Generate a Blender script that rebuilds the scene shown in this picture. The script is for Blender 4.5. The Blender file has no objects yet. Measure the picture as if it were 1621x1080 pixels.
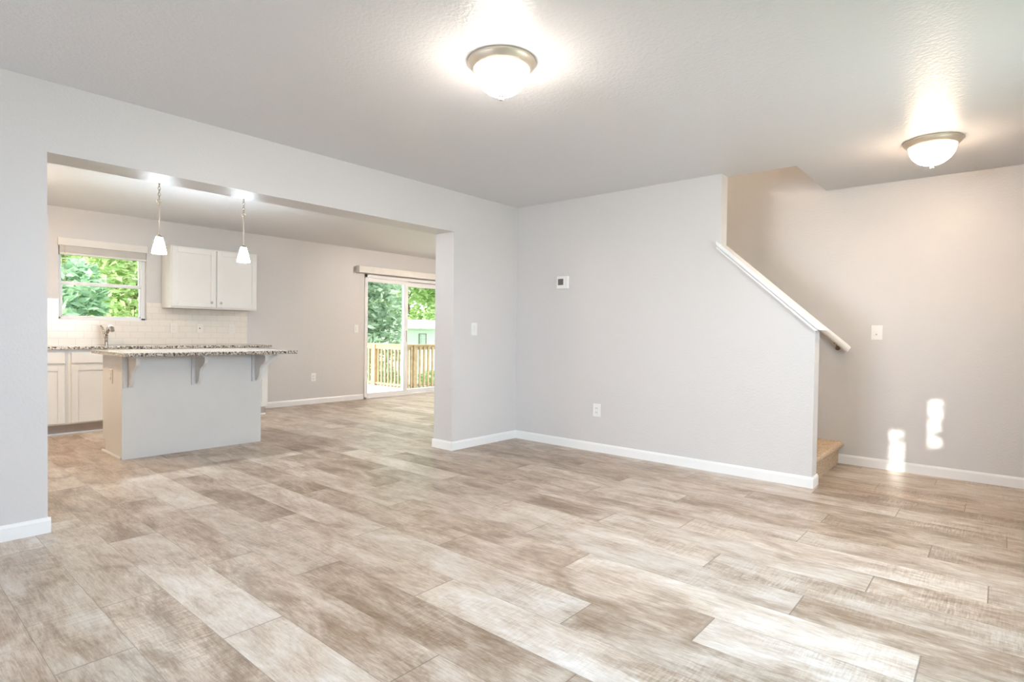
import bpy, bmesh, math, random
import numpy as np
from mathutils import Vector, Matrix

scene = bpy.context.scene
COL = scene.collection

# ------------------------------------------------------------------ camera
CAM_POS = Vector((3.92471, -4.64626, 1.12495))
YAW, PITCH, ROLL = 2.27802619, -0.0190846212, 0.0138236824
FPX, W_PX = 904.613, 1621.0
fwd = Vector((math.cos(YAW) * math.cos(PITCH), math.sin(YAW) * math.cos(PITCH), math.sin(PITCH)))
r0 = Vector((math.sin(YAW), -math.cos(YAW), 0.0))
u0 = r0.cross(fwd)
rgt = r0 * math.cos(ROLL) + u0 * math.sin(ROLL)
upv = u0 * math.cos(ROLL) - r0 * math.sin(ROLL)
cam_data = bpy.data.cameras.new('camera')
cam = bpy.data.objects.new('camera', cam_data)
COL.objects.link(cam)
cam_data.sensor_fit = 'HORIZONTAL'
cam_data.sensor_width = 36.0
cam_data.lens = FPX * 36.0 / W_PX
cam_data.shift_x = -1.628 / W_PX
cam_data.shift_y = 3.516 / W_PX
cam_data.clip_start = 0.02
cam.matrix_world = Matrix(((rgt.x, upv.x, -fwd.x, CAM_POS.x),
                           (rgt.y, upv.y, -fwd.y, CAM_POS.y),
                           (rgt.z, upv.z, -fwd.z, CAM_POS.z),
                           (0, 0, 0, 1)))
scene.camera = cam

# ------------------------------------------------------------------ light and exposure
scene.view_settings.view_transform = 'Standard'
scene.view_settings.look = 'None'
scene.view_settings.gamma = 1.0
scene.view_settings.use_curve_mapping = False
scene.view_settings.exposure = 0.3

#            strength, colour
SKY = (3.4, (0.88, 0.95, 1.0))
SUN = (6.2, (1.0, 0.95, 0.86))
FLOOR_FILL = (31.0, (0.46, 0.71, 1.0))        # added area light at a side window, aimed down at the floor
FRONT_FILL = (56.0, (0.82, 0.89, 1.0))       # added area light at the unseen front window
SIDE_FILL = (23.0, (0.88, 0.95, 1.0))       # added area light at the second side window
DOME_ROOM = (205.0, (1.0, 0.88, 0.77))
DOME_STAIR = (135.0, (1.0, 0.75, 0.54))
DOME_KITCHEN = (265.0, (1.0, 0.72, 0.47))
DOME_DINING = (640.0, (1.0, 0.9, 0.81))
PENDANT = (88.0, (0.78, 0.91, 1.0))
UPSTAIRS = (60.0, (1.0, 0.8, 0.6))

world = bpy.data.worlds.new('sky')
scene.world = world
world.use_nodes = True
world.node_tree.nodes['Background'].inputs[0].default_value = (*SKY[1], 1)
world.node_tree.nodes['Background'].inputs[1].default_value = SKY[0]

SUN_DIR = Vector((0.045, 1.0, -0.145)).normalized()      # low sun coming in from the front of the house
sd = bpy.data.lights.new('sun', 'SUN')
sd.energy = SUN[0]
sd.angle = math.radians(0.35)
sd.color = SUN[1]
sun = bpy.data.objects.new('sun', sd)
COL.objects.link(sun)
sun.rotation_euler = SUN_DIR.to_track_quat('-Z', 'Y').to_euler()
sun.location = (3, -12, 6)


def daylight(name, loc, direction, sx, sy, power, spread):
    d = bpy.data.lights.new(name, 'AREA')
    d.shape = 'RECTANGLE'
    d.size, d.size_y = sx, sy
    d.energy = power[0]
    d.color = power[1]
    d.spread = math.radians(spread)
    o = bpy.data.objects.new(name, d)
    COL.objects.link(o)
    o.location = loc
    o.rotation_euler = Vector(direction).to_track_quat('-Z', 'Y').to_euler()
    return o


# added area lights standing in for daylight at unseen windows
daylight('daylight_fill', (4.84, -3.0, 1.65), (-2.0, 0.1, -1.7), 1.2, 0.9, FLOOR_FILL, 110)
daylight('daylight_fill', (1.45, -7.90, 1.45), (0.12, 1, 0), 1.7, 1.25, FRONT_FILL, 115)
daylight('daylight_fill', (4.84, -1.3, 1.5), (-1, 0.05, -0.22), 1.1, 1.15, SIDE_FILL, 130)

# ------------------------------------------------------------------ materials
MATS = {}


def mat(name, color, rough=0.5, metal=0.0, spec=0.5, bump=None, emit=None, noise=None):
    if name in MATS:
        return MATS[name]
    m = bpy.data.materials.new(name)
    m.use_nodes = True
    nt = m.node_tree
    b = nt.nodes['Principled BSDF']
    b.inputs['Base Color'].default_value = (*color, 1)
    b.inputs['Roughness'].default_value = rough
    b.inputs['Metallic'].default_value = metal
    b.inputs['Specular IOR Level'].default_value = spec
    tc = nt.nodes.new('ShaderNodeTexCoord')
    if noise:                              # (scale, amount): slight tone variation
        n = nt.nodes.new('ShaderNodeTexNoise')
        n.inputs['Scale'].default_value = noise[0]
        n.inputs['Detail'].default_value = 4
        nt.links.new(tc.outputs['Object'], n.inputs['Vector'])
        r = nt.nodes.new('ShaderNodeValToRGB')
        a = noise[1]
        r.color_ramp.elements[0].position = 0.3
        r.color_ramp.elements[1].position = 0.7
        r.color_ramp.elements[0].color = (*[c * (1 - a) for c in color], 1)
        r.color_ramp.elements[1].color = (*[min(1, c * (1 + a)) for c in color], 1)
        nt.links.new(n.outputs['Fac'], r.inputs['Fac'])
        nt.links.new(r.outputs['Color'], b.inputs['Base Color'])
    if bump:                               # (scale, strength, distance)
        n = nt.nodes.new('ShaderNodeTexNoise')
        n.inputs['Scale'].default_value = bump[0]
        n.inputs['Detail'].default_value = 3
        nt.links.new(tc.outputs['Object'], n.inputs['Vector'])
        bp = nt.nodes.new('ShaderNodeBump')
        bp.inputs['Strength'].default_value = bump[1]
        bp.inputs['Distance'].default_value = bump[2]
        nt.links.new(n.outputs['Fac'], bp.inputs['Height'])
        nt.links.new(bp.outputs['Normal'], b.inputs['Normal'])
    if emit:
        b.inputs['Emission Color'].default_value = (*emit[0], 1)
        b.inputs['Emission Strength'].default_value = emit[1]
    MATS[name] = m
    return m


PAINT = mat('grey_wall_paint', (0.66, 0.64, 0.625), 0.42, bump=(70, 0.35, 0.005))
CEIL = mat('ceiling_paint', (0.74, 0.735, 0.745), 0.40, bump=(60, 0.5, 0.006))
WHITE = mat('white_trim_paint', (0.86, 0.855, 0.84), 0.35)
CABW = mat('white_cabinet_paint', (0.80, 0.79, 0.76), 0.38, noise=(3, 0.02))
ISLW = mat('white_panel_paint', (0.76, 0.76, 0.75), 0.45, noise=(4, 0.02))
VINYL = mat('white_vinyl', (0.85, 0.85, 0.85), 0.4)
PLASTIC = mat('white_plastic', (0.86, 0.85, 0.83), 0.35)
PLASTIC2 = mat('ivory_plastic', (0.81, 0.80, 0.78), 0.4)
SLOT = mat('grey_slot', (0.45, 0.42, 0.38), 0.5)
DARK = mat('dark_slot', (0.03, 0.03, 0.03), 0.5)
KICK = mat('toe_kick_board', (0.46, 0.40, 0.36), 0.55, noise=(6, 0.05))
NICKEL = mat('brushed_nickel', (0.86, 0.78, 0.66), 0.42, metal=1.0, noise=(20, 0.05))
PNICKEL = mat('satin_nickel', (0.50, 0.46, 0.40), 0.30, metal=1.0, noise=(20, 0.05))
CHROME = mat('chrome', (0.62, 0.58, 0.55), 0.14, metal=1.0, noise=(20, 0.04))
BRONZE = mat('aged_brass', (0.30, 0.22, 0.13), 0.35, metal=0.8, noise=(30, 0.1))
LCD = mat('lcd_screen', (0.13, 0.13, 0.11), 0.2, noise=(60, 0.15))
BLIND = mat('cream_blind', (0.80, 0.77, 0.72), 0.5, noise=(8, 0.03))
DECKW = mat('bleached_deck_board', (0.52, 0.51, 0.48), 0.7, noise=(9, 0.1))
CEDAR = mat('cedar_wood', (0.50, 0.345, 0.20), 0.65, noise=(12, 0.18))
SIDING = mat('white_siding', (0.80, 0.82, 0.82), 0.6, noise=(3, 0.03))
ROOF = mat('pale_shingle', (0.70, 0.68, 0.67), 0.8, noise=(10, 0.2))
BARK = mat('tree_bark', (0.16, 0.12, 0.08), 0.9, noise=(14, 0.3), bump=(20, 0.5, 0.02))


def glass_mat():
    m = bpy.data.materials.new('window_glass')
    m.use_nodes = True
    nt = m.node_tree
    nt.nodes.clear()
    out = nt.nodes.new('ShaderNodeOutputMaterial')
    mix = nt.nodes.new('ShaderNodeMixShader')
    tr = nt.nodes.new('ShaderNodeBsdfTransparent')
    tr.inputs[0].default_value = (0.93, 0.96, 0.95, 1)
    gl = nt.nodes.new('ShaderNodeBsdfGlossy')
    gl.inputs['Roughness'].default_value = 0.02
    fr = nt.nodes.new('ShaderNodeFresnel')
    fr.inputs['IOR'].default_value = 1.1
    nt.links.new(fr.outputs[0], mix.inputs[0])
    nt.links.new(tr.outputs[0], mix.inputs[1])
    nt.links.new(gl.outputs[0], mix.inputs[2])
    nt.links.new(mix.outputs[0], out.inputs[0])
    return m


GLASS = glass_mat()


def glow_mat(name, color, strength, base=(0.9, 0.88, 0.84)):
    return mat(name, base, 0.3, emit=(color, strength))


def ramp(nt, stops):
    r = nt.nodes.new('ShaderNodeValToRGB')
    el = r.color_ramp.elements
    while len(el) < len(stops):
        el.new(0.5)
    for e, (p, c) in zip(el, stops):
        e.position = p
        e.color = (*c, 1)
    return r


def math_node(nt, op, a=None, b=None, clamp=False):
    n = nt.nodes.new('ShaderNodeMath')
    n.operation = op
    n.use_clamp = clamp
    for i, v in enumerate((a, b)):
        if v is None:
            continue
        if isinstance(v, (int, float)):
            n.inputs[i].default_value = v
        else:
            nt.links.new(v, n.inputs[i])
    return n.outputs[0]


def mixc(nt, fac, a, b, mode='MIX'):
    n = nt.nodes.new('ShaderNodeMix')
    n.data_type = 'RGBA'
    n.blend_type = mode
    for sock, v in ((n.inputs[0], fac), (n.inputs[6], a), (n.inputs[7], b)):
        if isinstance(v, (int, float)):
            sock.default_value = v
        elif isinstance(v, tuple):
            sock.default_value = (*v, 1)
        else:
            nt.links.new(v, sock)
    return n.outputs[2]


def dome_mat(name, color, strength):
    m = glow_mat(name, color, strength)
    nt = m.node_tree
    g = nt.nodes.new('ShaderNodeNewGeometry')
    sp = nt.nodes.new('ShaderNodeSeparateXYZ')
    nt.links.new(g.outputs['Normal'], sp.inputs[0])
    f = math_node(nt, 'ADD', 0.04, math_node(nt, 'MULTIPLY', math_node(nt, 'POWER', math_node(nt, 'MULTIPLY', sp.outputs[2], -1.0, True), 2.0), 0.96))
    nt.links.new(math_node(nt, 'MULTIPLY', f, strength), nt.nodes['Principled BSDF'].inputs['Emission Strength'])
    return m


DOME_GLASS = dome_mat('frosted_dome_glass', DOME_ROOM[1], DOME_ROOM[0])
DOME_GLASS_S = dome_mat('frosted_dome_glass_stair', DOME_STAIR[1], DOME_STAIR[0])
DOME_GLASS_K = dome_mat('frosted_dome_glass_kitchen', DOME_KITCHEN[1], DOME_KITCHEN[0])
DOME_GLASS_D = dome_mat('frosted_dome_glass_dining', DOME_DINING[1], DOME_DINING[0])
SHADE_GLASS = glow_mat('frosted_shade_glass', PENDANT[1], PENDANT[0])


def floor_mat():
    m = bpy.data.materials.new('whitewashed_plank')
    m.use_nodes = True
    nt = m.node_tree
    L = nt.links
    b = nt.nodes['Principled BSDF']
    uv = nt.nodes.new('ShaderNodeUVMap')
    uv.uv_map = 'UVMap'
    at = nt.nodes.new('ShaderNodeAttribute')
    at.attribute_name = 'plank'
    sep = nt.nodes.new('ShaderNodeSeparateXYZ')
    L.new(uv.outputs[0], sep.inputs[0])
    sc = nt.nodes.new('ShaderNodeSeparateColor')
    L.new(at.outputs['Color'], sc.inputs[0])
    R, G, B = sc.outputs[0], sc.outputs[1], sc.outputs[2]
    u, v = sep.outputs[0], sep.outputs[1]
    comb = nt.nodes.new('ShaderNodeCombineXYZ')
    L.new(math_node(nt, 'ADD', u, math_node(nt, 'MULTIPLY', R, 40)), comb.inputs[0])
    L.new(math_node(nt, 'ADD', v, math_node(nt, 'MULTIPLY', G, 40)), comb.inputs[1])
    L.new(math_node(nt, 'MULTIPLY', B, 40), comb.inputs[2])
    P = comb.outputs[0]

    def noise(scale, sx, sy, detail=5, rough=0.6, dist=0.0):
        mp = nt.nodes.new('ShaderNodeMapping')
        mp.inputs['Scale'].default_value = (sx, sy, 1)
        L.new(P, mp.inputs[0])
        n = nt.nodes.new('ShaderNodeTexNoise')
        n.inputs['Scale'].default_value = scale
        n.inputs['Detail'].default_value = detail
        n.inputs['Roughness'].default_value = rough
        n.inputs['Distortion'].default_value = dist
        L.new(mp.outputs[0], n.inputs[0])
        return n.outputs['Fac']

    big = noise(2.6, 1.0, 2.2, 7, 0.68, 0.5)
    vein = noise(4.5, 1.0, 5.5, 6, 0.70, 1.6)
    fine = noise(9.0, 1.8, 16.0, 5, 0.70, 0.6)
    saw = noise(9.0, 14.0, 1.2, 4, 0.65, 0.15)
    sawmask = noise(1.7, 1.0, 1.6, 3, 0.5)
    grain = noise(6.0, 1.3, 42.0, 4, 0.70, 0.8)

    def signed(val, amt):
        return math_node(nt, 'MULTIPLY', math_node(nt, 'SUBTRACT', val, 0.5), amt)

    tone = math_node(nt, 'ADD', signed(B, 0.20), math_node(nt, 'ADD', 0.475, signed(big, 0.88)))
    tone = math_node(nt, 'ADD', tone, signed(vein, 0.40))
    tone = math_node(nt, 'ADD', tone, signed(fine, 0.42))
    tone = math_node(nt, 'ADD', tone, signed(grain, 0.26))
    sm = math_node(nt, 'MULTIPLY', math_node(nt, 'SUBTRACT', sawmask, 0.46), 4.0, True)
    tone = math_node(nt, 'ADD', tone, math_node(nt, 'MULTIPLY', signed(saw, 0.62), sm))
    cr = ramp(nt, [(0.20, (0.185, 0.120, 0.072)), (0.34, (0.285, 0.205, 0.140)), (0.46, (0.412, 0.325, 0.250)),
                   (0.57, (0.530, 0.450, 0.365)), (0.74, (0.650, 0.605, 0.550))])
    L.new(tone, cr.inputs[0])
    gain = math_node(nt, 'ADD', 0.90, math_node(nt, 'MULTIPLY', R, 0.16))
    gc = nt.nodes.new('ShaderNodeCombineColor')
    for i in range(3):
        L.new(gain, gc.inputs[i])
    base = mixc(nt, 1.0, cr.outputs[0], gc.outputs[0], 'MULTIPLY')
    # seams, from the plank's own coordinates (v runs 0..PITCH across, alpha stored in second uv layer)
    uv2 = nt.nodes.new('ShaderNodeUVMap')
    uv2.uv_map = 'Edge'
    s2 = nt.nodes.new('ShaderNodeSeparateXYZ')
    L.new(uv2.outputs[0], s2.inputs[0])
    eu = math_node(nt, 'LESS_THAN', math_node(nt, 'SUBTRACT', 0.69, math_node(nt, 'ABSOLUTE', s2.outputs[0])), 0.0012)
    ev = math_node(nt, 'LESS_THAN', math_node(nt, 'SUBTRACT', 0.11325, math_node(nt, 'ABSOLUTE', s2.outputs[1])), 0.0011)
    seam = math_node(nt, 'MAXIMUM', eu, ev)
    base = mixc(nt, math_node(nt, 'MULTIPLY', seam, 0.65), base, (0.14, 0.105, 0.08))
    L.new(base, b.inputs['Base Color'])
    rr = math_node(nt, 'ADD', 0.27, math_node(nt, 'MULTIPLY', fine, 0.16))
    L.new(rr, b.inputs['Roughness'])
    b.inputs['Specular IOR Level'].default_value = 0.42
    bp = nt.nodes.new('ShaderNodeBump')
    bp.inputs['Strength'].default_value = 0.18
    bp.inputs['Distance'].default_value = 0.002
    L.new(math_node(nt, 'SUBTRACT', tone, seam), bp.inputs['Height'])
    L.new(bp.outputs[0], b.inputs['Normal'])
    return m


def granite_mat():
    m = bpy.data.materials.new('speckled_granite')
    m.use_nodes = True
    nt = m.node_tree
    L = nt.links
    b = nt.nodes['Principled BSDF']
    tc = nt.nodes.new('ShaderNodeTexCoord')
    n = nt.nodes.new('ShaderNodeTexNoise')
    n.inputs['Scale'].default_value = 55
    n.inputs['Detail'].default_value = 3
    n.inputs['Roughness'].default_value = 0.7
    L.new(tc.outputs['Object'], n.inputs[0])
    cr = ramp(nt, [(0.36, (0.02, 0.018, 0.016)), (0.44, (0.13, 0.10, 0.08)), (0.50, (0.42, 0.36, 0.30)),
                   (0.57, (0.66, 0.62, 0.56)), (0.70, (0.80, 0.78, 0.74))])
    L.new(n.outputs['Fac'], cr.inputs[0])
    L.new(cr.outputs[0], b.inputs['Base Color'])
    b.inputs['Roughness'].default_value = 0.12
    b.inputs['Specular IOR Level'].default_value = 0.7
    return m


def tile_mat():
    m = bpy.data.materials.new('subway_tile')
    m.use_nodes = True
    nt = m.node_tree
    L = nt.links
    b = nt.nodes['Principled BSDF']
    tc = nt.nodes.new('ShaderNodeTexCoord')
    mp = nt.nodes.new('ShaderNodeMapping')
    mp.inputs['Rotation'].default_value = (math.radians(90), 0, math.radians(90))
    sp = nt.nodes.new('ShaderNodeSeparateXYZ')
    L.new(tc.outputs['Object'], sp.inputs[0])
    cb = nt.nodes.new('ShaderNodeCombineXYZ')
    L.new(sp.outputs[1], cb.inputs[0])
    L.new(math_node(nt, 'SUBTRACT', sp.outputs[2], 0.915), cb.inputs[1])
    br = nt.nodes.new('ShaderNodeTexBrick')
    br.offset = 0.5
    br.inputs['Color1'].default_value = (0.84, 0.79, 0.72, 1)
    br.inputs['Color2'].default_value = (0.86, 0.81, 0.74, 1)
    br.inputs['Mortar'].default_value = (0.72, 0.67, 0.60, 1)
    br.inputs['Scale'].default_value = 1.0
    br.inputs['Brick Width'].default_value = 0.152
    br.inputs['Row Height'].default_value = 0.0762
    br.inputs['Mortar Size'].default_value = 0.0022
    br.inputs['Mortar Smooth'].default_value = 0.3
    L.new(cb.outputs[0], br.inputs[0])
    L.new(br.outputs['Color'], b.inputs['Base Color'])
    b.inputs['Roughness'].default_value = 0.14
    bp = nt.nodes.new('ShaderNodeBump')
    bp.invert = True
    bp.inputs['Strength'].default_value = 0.5
    bp.inputs['Distance'].default_value = 0.002
    L.new(br.outputs['Fac'], bp.inputs['Height'])
    L.new(bp.outputs[0], b.inputs['Normal'])
    return m


def carpet_mat():
    m = bpy.data.materials.new('tan_carpet')
    m.use_nodes = True
    nt = m.node_tree
    L = nt.links
    b = nt.nodes['Principled BSDF']
    tc = nt.nodes.new('ShaderNodeTexCoord')
    n = nt.nodes.new('ShaderNodeTexNoise')
    n.inputs['Scale'].default_value = 90
    n.inputs['Detail'].default_value = 4
    L.new(tc.outputs['Object'], n.inputs[0])
    cr = ramp(nt, [(0.3, (0.36, 0.26, 0.17)), (0.5, (0.56, 0.43, 0.30)), (0.7, (0.72, 0.58, 0.44))])
    L.new(n.outputs['Fac'], cr.inputs[0])
    L.new(cr.outputs[0], b.inputs['Base Color'])
    b.inputs['Roughness'].default_value = 0.95
    b.inputs['Specular IOR Level'].default_value = 0.1
    bp = nt.nodes.new('ShaderNodeBump')
    bp.inputs['Strength'].default_value = 0.8
    bp.inputs['Distance'].default_value = 0.006
    L.new(n.outputs['Fac'], bp.inputs['Height'])
    L.new(bp.outputs[0], b.inputs['Normal'])
    return m


def leaf_mat(name, stops, trans=0.45):
    m = bpy.data.materials.new(name)
    m.use_nodes = True
    nt = m.node_tree
    L = nt.links
    nt.nodes.clear()
    out = nt.nodes.new('ShaderNodeOutputMaterial')
    geo = nt.nodes.new('ShaderNodeNewGeometry')
    cr = ramp(nt, stops)
    L.new(geo.outputs['Random Per Island'], cr.inputs[0])
    d = nt.nodes.new('ShaderNodeBsdfDiffuse')
    t = nt.nodes.new('ShaderNodeBsdfTranslucent')
    mx = nt.nodes.new('ShaderNodeMixShader')
    mx.inputs[0].default_value = trans
    L.new(cr.outputs[0], d.inputs[0])
    L.new(cr.outputs[0], t.inputs[0])
    L.new(d.outputs[0], mx.inputs[1])
    L.new(t.outputs[0], mx.inputs[2])
    L.new(mx.outputs[0], out.inputs[0])
    return m


def grass_mat():
    m = mat('lawn_grass', (0.22, 0.38, 0.10), 0.9, noise=(1.3, 0.35), bump=(60, 0.6, 0.03))
    return m


FLOOR = floor_mat()
GRANITE = granite_mat()
TILE = tile_mat()
CARPET = carpet_mat()
LEAF_BRIGHT = leaf_mat('bright_leaves', [(0.0, (0.24, 0.36, 0.13)), (0.4, (0.46, 0.60, 0.26)), (0.75, (0.66, 0.74, 0.42)), (0.9, (0.82, 0.80, 0.58)), (1.0, (0.90, 0.85, 0.70))])
LEAF_BROAD = leaf_mat('broad_leaves', [(0.0, (0.20, 0.34, 0.19)), (0.5, (0.40, 0.57, 0.38)), (1.0, (0.62, 0.74, 0.54))])
LEAF_BLUE = leaf_mat('blue_green_leaves', [(0.0, (0.28, 0.37, 0.26)), (0.5, (0.50, 0.60, 0.46)), (1.0, (0.74, 0.79, 0.66))])


# ------------------------------------------------------------------ mesh helpers
def tag(o, label=None, cat=None, group=None, kind=None):
    if label:
        o['label'] = label
    if cat:
        o['category'] = cat
    if group:
        o['group'] = group
    if kind:
        o['kind'] = kind
    return o


def empty(name, loc, label, cat, group=None, kind=None):
    o = bpy.data.objects.new(name, None)
    o.empty_display_size = 0.05
    COL.objects.link(o)
    o.location = loc
    return tag(o, label, cat, group, kind)


def link(name, bm, m, parent=None, smooth=False, bevel=0.0, seg=2):
    """Geometry is given in world coordinates; a child keeps it relative to its parent's location."""
    bmesh.ops.recalc_face_normals(bm, faces=bm.faces)
    if parent is not None:
        p = parent
        off = Vector((0, 0, 0))
        while p is not None:
            off += p.location
            p = p.parent
        bmesh.ops.translate(bm, verts=bm.verts, vec=-off)
    me = bpy.data.meshes.new(name)
    bm.to_mesh(me)
    bm.free()
    if smooth:
        for p in me.polygons:
            p.use_smooth = True
    me.materials.append(m)
    o = bpy.data.objects.new(name, me)
    COL.objects.link(o)
    if parent is not None:
        o.parent = parent
    if bevel > 0:
        md = o.modifiers.new('bevel', 'BEVEL')
        md.width = bevel
        md.segments = seg
        md.limit_method = 'ANGLE'
        md.angle_limit = math.radians(50)
    if smooth:
        try:
            me.set_sharp_from_angle(angle=math.radians(40))
        except Exception:
            pass
    return o


def add_box(bm, x0, x1, y0, y1, z0, z1):
    v = [bm.verts.new((x, y, z)) for x in (x0, x1) for y in (y0, y1) for z in (z0, z1)]
    for f in ((0, 1, 3, 2), (4, 6, 7, 5), (0, 4, 5, 1), (2, 3, 7, 6), (0, 2, 6, 4), (1, 5, 7, 3)):
        bm.faces.new([v[i] for i in f])
    return v


def box(name, m, parent, x0, x1, y0, y1, z0, z1, bevel=0.0):
    bm = bmesh.new()
    add_box(bm, x0, x1, y0, y1, z0, z1)
    return link(name, bm, m, parent, bevel=bevel)


def add_prism(bm, pts, axis, a, b):
    """Extrude polygon pts (2D) along axis ('x','y','z') from a to b."""
    def mk(p, t):
        if axis == 'x':
            return (t, p[0], p[1])
        if axis == 'y':
            return (p[0], t, p[1])
        return (p[0], p[1], t)
    A = [bm.verts.new(mk(p, a)) for p in pts]
    B = [bm.verts.new(mk(p, b)) for p in pts]
    bm.faces.new(A)
    bm.faces.new(B[::-1])
    n = len(pts)
    for i in range(n):
        bm.faces.new((A[i], A[(i + 1) % n], B[(i + 1) % n], B[i]))


def add_lathe(bm, prof, c=(0, 0, 0), seg=32, cap0=True, cap1=True):
    rings = []
    for r, z in prof:
        rings.append([bm.verts.new((c[0] + r * math.cos(2 * math.pi * i / seg), c[1] + r * math.sin(2 * math.pi * i / seg), c[2] + z)) for i in range(seg)])
    for a, b in zip(rings, rings[1:]):
        for i in range(seg):
            bm.faces.new((a[i], a[(i + 1) % seg], b[(i + 1) % seg], b[i]))
    if cap0:
        bm.faces.new(rings[0])
    if cap1:
        bm.faces.new(rings[-1][::-1])


def add_tube(bm, pts, radii, seg=12):
    pts = [Vector(p) for p in pts]
    if isinstance(radii, (int, float)):
        radii = [radii] * len(pts)
    rings = []
    for i, p in enumerate(pts):
        t = (pts[min(i + 1, len(pts) - 1)] - pts[max(i - 1, 0)]).normalized()
        ref = Vector((0, 0, 1)) if abs(t.z) < 0.9 else Vector((1, 0, 0))
        a = t.cross(ref).normalized()
        b = t.cross(a)
        rings.append([bm.verts.new(p + (a * math.cos(2 * math.pi * k / seg) + b * math.sin(2 * math.pi * k / seg)) * radii[i]) for k in range(seg)])
    for a, b in zip(rings, rings[1:]):
        for k in range(seg):
            bm.faces.new((a[k], a[(k + 1) % seg], b[(k + 1) % seg], b[k]))
    bm.faces.new(rings[0])
    bm.faces.new(rings[-1][::-1])


def add_torus(bm, c, R, r, ax_a, ax_b, seg=16, sub=8, stretch=1.0):
    c, A, B = Vector(c), Vector(ax_a), Vector(ax_b)
    N = A.cross(B)
    rings = []
    for i in range(seg):
        t = 2 * math.pi * i / seg
        d = A * math.cos(t) + B * math.sin(t)
        cc = c + A * math.cos(t) * R + B * math.sin(t) * R * stretch
        rings.append([bm.verts.new(cc + (d * math.cos(2 * math.pi * k / sub) + N * math.sin(2 * math.pi * k / sub)) * r) for k in range(sub)])
    for i in range(seg):
        a, b = rings[i], rings[(i + 1) % seg]
        for k in range(sub):
            bm.faces.new((a[k], a[(k + 1) % sub], b[(k + 1) % sub], b[k]))


def copy_tree(o, parent=None):
    c = o.copy()
    COL.objects.link(c)
    c.parent = parent
    for ch in list(o.children):
        copy_tree(ch, c)
    return c


def wall_holes(name, axis, a, b, u0, u1, z0, z1, holes, m, parent=None):
    """Wall slab between a and b on 'axis' (x or y) with rectangular holes (ua, ub, za, zb), one closed mesh."""
    us = sorted({u0, u1, *[h[0] for h in holes], *[h[1] for h in holes]})
    zs = sorted({z0, z1, *[h[2] for h in holes], *[h[3] for h in holes]})
    us = [u for u in us if u0 <= u <= u1]
    zs = [z for z in zs if z0 <= z <= z1]

    def solid(i, j):
        if i < 0 or j < 0 or i >= len(us) - 1 or j >= len(zs) - 1:
            return False
        cu, cz = (us[i] + us[i + 1]) / 2, (zs[j] + zs[j + 1]) / 2
        return not any(h[0] < cu < h[1] and h[2] < cz < h[3] for h in holes)

    bm = bmesh.new()
    V = {}

    def vert(t, u, z):
        k = (t, u, z)
        if k not in V:
            V[k] = bm.verts.new((t, u, z) if axis == 'x' else (u, t, z))
        return V[k]

    for i in range(len(us) - 1):
        for j in range(len(zs) - 1):
            if not solid(i, j):
                continue
            ua, ub, za, zb = us[i], us[i + 1], zs[j], zs[j + 1]
            for t in (a, b):
                bm.faces.new((vert(t, ua, za), vert(t, ub, za), vert(t, ub, zb), vert(t, ua, zb)))
            for (di, dj, p, q) in ((-1, 0, (ua, za), (ua, zb)), (1, 0, (ub, za), (ub, zb)), (0, -1, (ua, za), (ub, za)), (0, 1, (ua, zb), (ub, zb))):
                if not solid(i + di, j + dj):
                    bm.faces.new((vert(a, *p), vert(a, *q), vert(b, *q), vert(b, *p)))
    return link(name, bm, m, parent)


def structure(o, label, cat):
    return tag(o, label, cat, kind='structure')


# ------------------------------------------------------------------ measurements
H = 2.44
XR, YF = 4.9, -8.0            # right wall, front wall (behind the camera)
XP = -0.253                   # kitchen side of the partition
YL, YR = -3.933, -0.927       # opening in the partition
HO = 2.061
XK = -3.979                   # kitchen back wall
XE, XU = 2.880, 2.163         # end of the knee wall, end of the full-height wall
T2 = 0.135
YS = 1.114                    # stairwell wall
XS = 2.692                    # stairwell opening in the ceiling
YD, YKL = 3.25, -4.75         # dining end wall, kitchen end wall


# ------------------------------------------------------------------ floor, one quad per plank
def build_floor():
    rnd = random.Random(11)
    pitch, length = 0.2265, 1.383
    known = {0: .25, 1: 1.21, 2: .425, 3: 1.08, 4: .117, 5: .674, 6: 1.27, 7: .317, 8: .967, 9: .532, 10: .084, 11: .727, 12: 1.139, 13: 0.33, 14: .897}
    y_base = -4.215
    x0, x1 = -4.12, XR + 0.1
    bm = bmesh.new()
    uvl = bm.loops.layers.uv.new('UVMap')
    edl = bm.loops.layers.uv.new('Edge')
    cl = bm.loops.layers.float_color.new('plank')
    k = math.floor((YF - 0.1 - y_base) / pitch)
    while y_base + k * pitch < YD + 0.1:
        ya = y_base + k * pitch
        yb = ya + pitch
        off = known.get(k, (k * 0.617 * length) % length)
        x = x0 - ((x0 - off) % length)
        while x < x1:
            c = (rnd.random(), rnd.random(), rnd.random(), 1)
            xa, xb = max(x, x0), min(x + length, x1)
            vs = [bm.verts.new(p) for p in ((xa, ya, 0), (xb, ya, 0), (xb, yb, 0), (xa, yb, 0))]
            f = bm.faces.new(vs)
            for lp in f.loops:
                px, py = lp.vert.co.x - x, lp.vert.co.y - ya
                lp[uvl].uv = (px, py)
                lp[edl].uv = (px - length / 2, py - pitch / 2)
                lp[cl] = c
            x += length
        k += 1
    # slab below
    add_box(bm, x0, x1, y_base + math.floor((YF - 0.1 - y_base) / pitch) * pitch, YD + 0.1, -0.12, -0.004)
    me = bpy.data.meshes.new('floor')
    bm.to_mesh(me)
    bm.free()
    me.materials.append(FLOOR)
    o = bpy.data.objects.new('floor', me)
    COL.objects.link(o)
    structure(o, 'whitewashed wood plank floor running through living room and kitchen', 'floor')


build_floor()

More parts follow.
